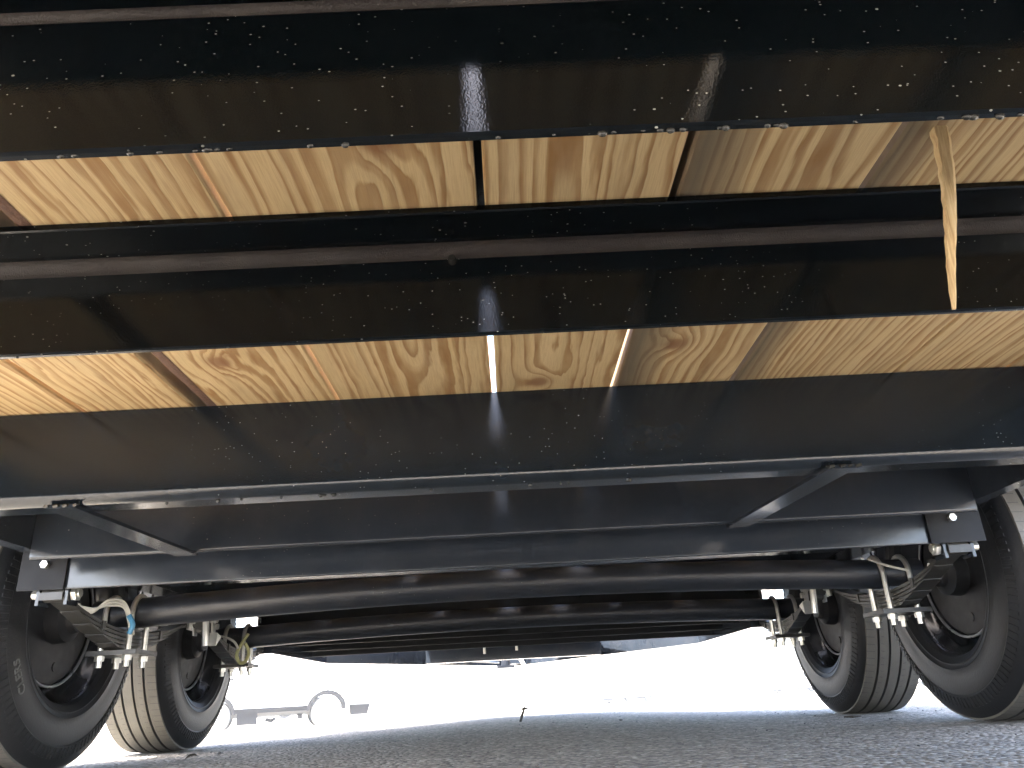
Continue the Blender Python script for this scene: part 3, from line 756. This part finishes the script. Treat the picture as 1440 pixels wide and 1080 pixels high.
def box_truck():
    # local: x along the truck, near side at y = 0
    root = empty('box_truck', (0, 0, 0), 'white box truck with dark underbody parked beyond the left wheels', 'truck')
    L0, L1 = -1.6, 3.95; x1, x2 = 0.0, 2.78; r = 0.40
    low = [(L0, 0.60)] + arch(x1, r, 0.50) [0:0] + [(x1-0.52, 0.60)] + [(x1-0.52*math.cos(math.pi*i/12), 0.45+0.50*math.sin(math.pi*i/12)) for i in range(1, 12)] + [(x1+0.52, 0.60)] + \
          [(x2-0.52, 0.60)] + [(x2-0.52*math.cos(math.pi*i/12), 0.45+0.50*math.sin(math.pi*i/12)) for i in range(1, 12)] + [(x2+0.52, 0.60), (L1, 0.62)]
    body = MB().prism(low + [(L1, 3.1), (0.7, 3.1), (0.55, 2.3), (0.1, 2.25), (-0.75, 1.45), (-1.5, 1.25), (L0, 1.1)], 'y', 0.0, 2.2)
    bd = body.build('body', M['white_paint'], root)
    MB().prism([(-0.55, 1.48), (0.45, 1.50), (0.42, 2.12), (0.05, 2.12)], 'y', -0.006, 0.0).build('side_window', M['tinted'], bd)
    MB().box(0.20, 0.42, -0.03, 0.0, 1.28, 1.32).build('door_handle', M['dark_gap'], bd)
    for x in (x1, x2):
        for y in (0.14, 2.06): vehicle_wheel(root, x, y, r, r, 0.26)
    for x in (x1, x2):
        MB().prism([(x-0.50*math.cos(math.pi*i/12), 0.46+0.475*math.sin(math.pi*i/12)) for i in range(13)] + [(x+0.41*math.cos(math.pi*i/12), 0.46+0.375*math.sin(math.pi*i/12)) for i in range(13)], 'y', -0.004, 0.30).build('wheel_arch', M['dark_gap'], root)
    MB().box(0.55, 1.05, 0.10, 0.55, 0.20, 0.52).build('fuel_tank', M['dark_gap'], root)
    MB().box(0.35, 2.40, 0.55, 1.7, 0.36, 0.56).build('underbody', M['mid_grey'], root)
    MB().box(0.45, 2.35, 0.04, 0.10, 0.47, 0.585).build('chassis_rail', M['dark_gap'], root)
    MB().box(1.70, 2.30, 0.0, 0.04, 0.60, 0.66).build('side_step', M['mid_grey'], root)
    MB().tube([(1.25, 0.3, 0.30), (1.42, 0.3, 0.27), (1.5, 0.3, 0.33)], 0.05, 8).build('exhaust_pipe', M['dark_gap'], root)
    MB().tube([(1.60, 0.3, 0.34), (1.75, 0.3, 0.30), (1.88, 0.3, 0.36)], 0.06, 8).build('exhaust_pipe', M['mid_grey'], root)
    MB().box(2.05, 2.18, 0.2, 0.4, 0.27, 0.40).build('shock_absorber', M['dark_gap'], root)
    MB().prism([(3.40, 0.56), (3.92, 0.58), (3.85, 0.30), (3.43, 0.30)], 'y', 0.05, 0.5).build('step_box', M['dark_gap'], root)
    MB().box(3.25, 4.02, 0.02, 0.06, 0.545, 0.60).build('rear_bumper', M['mid_grey'], root)
    return root
tr = box_truck()
def place(o, loc, rz, sc=1.0): o.location = loc; o.rotation_euler = (0, 0, rz); o.scale = (sc, sc, sc)
place(tr, (-7.63, 21.1, -0.40), math.radians(16.7))
def far_car(name, label, col):
    root = empty(name, (0, 0, 0), label, 'car', 'cars parked far across the lot')
    r = 0.33; x1, x2 = 0.9, 3.6
    low = [(0.05, 0.35)] + [(x1-0.40*math.cos(math.pi*i/10), 0.35+0.40*math.sin(math.pi*i/10)) for i in range(11)] + [(x2-0.40*math.cos(math.pi*i/10), 0.35+0.40*math.sin(math.pi*i/10)) for i in range(11)] + [(4.5, 0.38)]
    bd = MB().prism(low + [(4.5, 0.85), (3.6, 1.0), (2.9, 1.45), (1.4, 1.48), (0.5, 1.02), (0.0, 0.9)], 'y', 0, 1.75).build('body', col, root)
    MB().prism([(0.75, 1.05), (3.35, 1.05), (2.8, 1.38), (1.45, 1.40)], 'y', -0.006, 0.0).build('side_window', M['tinted'], bd)
    MB().box(0.1, 4.45, 0.1, 1.6, 0.20, 0.36).build('underbody', M['dark_gap'], root)
    for x in (x1, x2): vehicle_wheel(root, x, 0.12, r, r, 0.2); vehicle_wheel(root, x, 1.6, r, r, 0.2)
    return root
c1 = far_car('parked_car', 'pale car with dark wheel arches far off, straight ahead of the trailer', M['white_paint']); place(c1, (7.0, 54.0, ground_z(0, 54)), math.radians(55))
c2 = far_car('parked_car', 'pale car far off, half hidden by the right wheels farther from the camera', M['white_paint']); place(c2, (18.9, 60.0, ground_z(0, 60)), math.radians(10))
c3 = far_car('parked_car', 'pale car far off, seen in the gap between the two right wheels', M['white_paint']); place(c3, (23.0, 52.0, ground_z(0, 52)), math.radians(0))

# ------------------------------------------------------------------ scattering air, added in place of lens glare
hz = bpy.data.materials.new('glare_veil_volume'); hz.use_nodes = True; t = hz.node_tree; t.nodes.clear()
pv = t.nodes.new('ShaderNodeVolumePrincipled'); pv.inputs['Color'].default_value = (0.92, 0.96, 1.0, 1)
pv.inputs['Density'].default_value = 0.0015; pv.inputs['Anisotropy'].default_value = 0.3
ou = t.nodes.new('ShaderNodeOutputMaterial'); t.links.new(pv.outputs[0], ou.inputs['Volume'])
tag(MB().box(-410, 410, -410, 710, -1.8, 4.0).build('glare_veil', hz), 'thin pale scattering air added over the lot in place of lens glare', 'glare_veil', kind='stuff')
scene.cycles.volume_bounces = 1
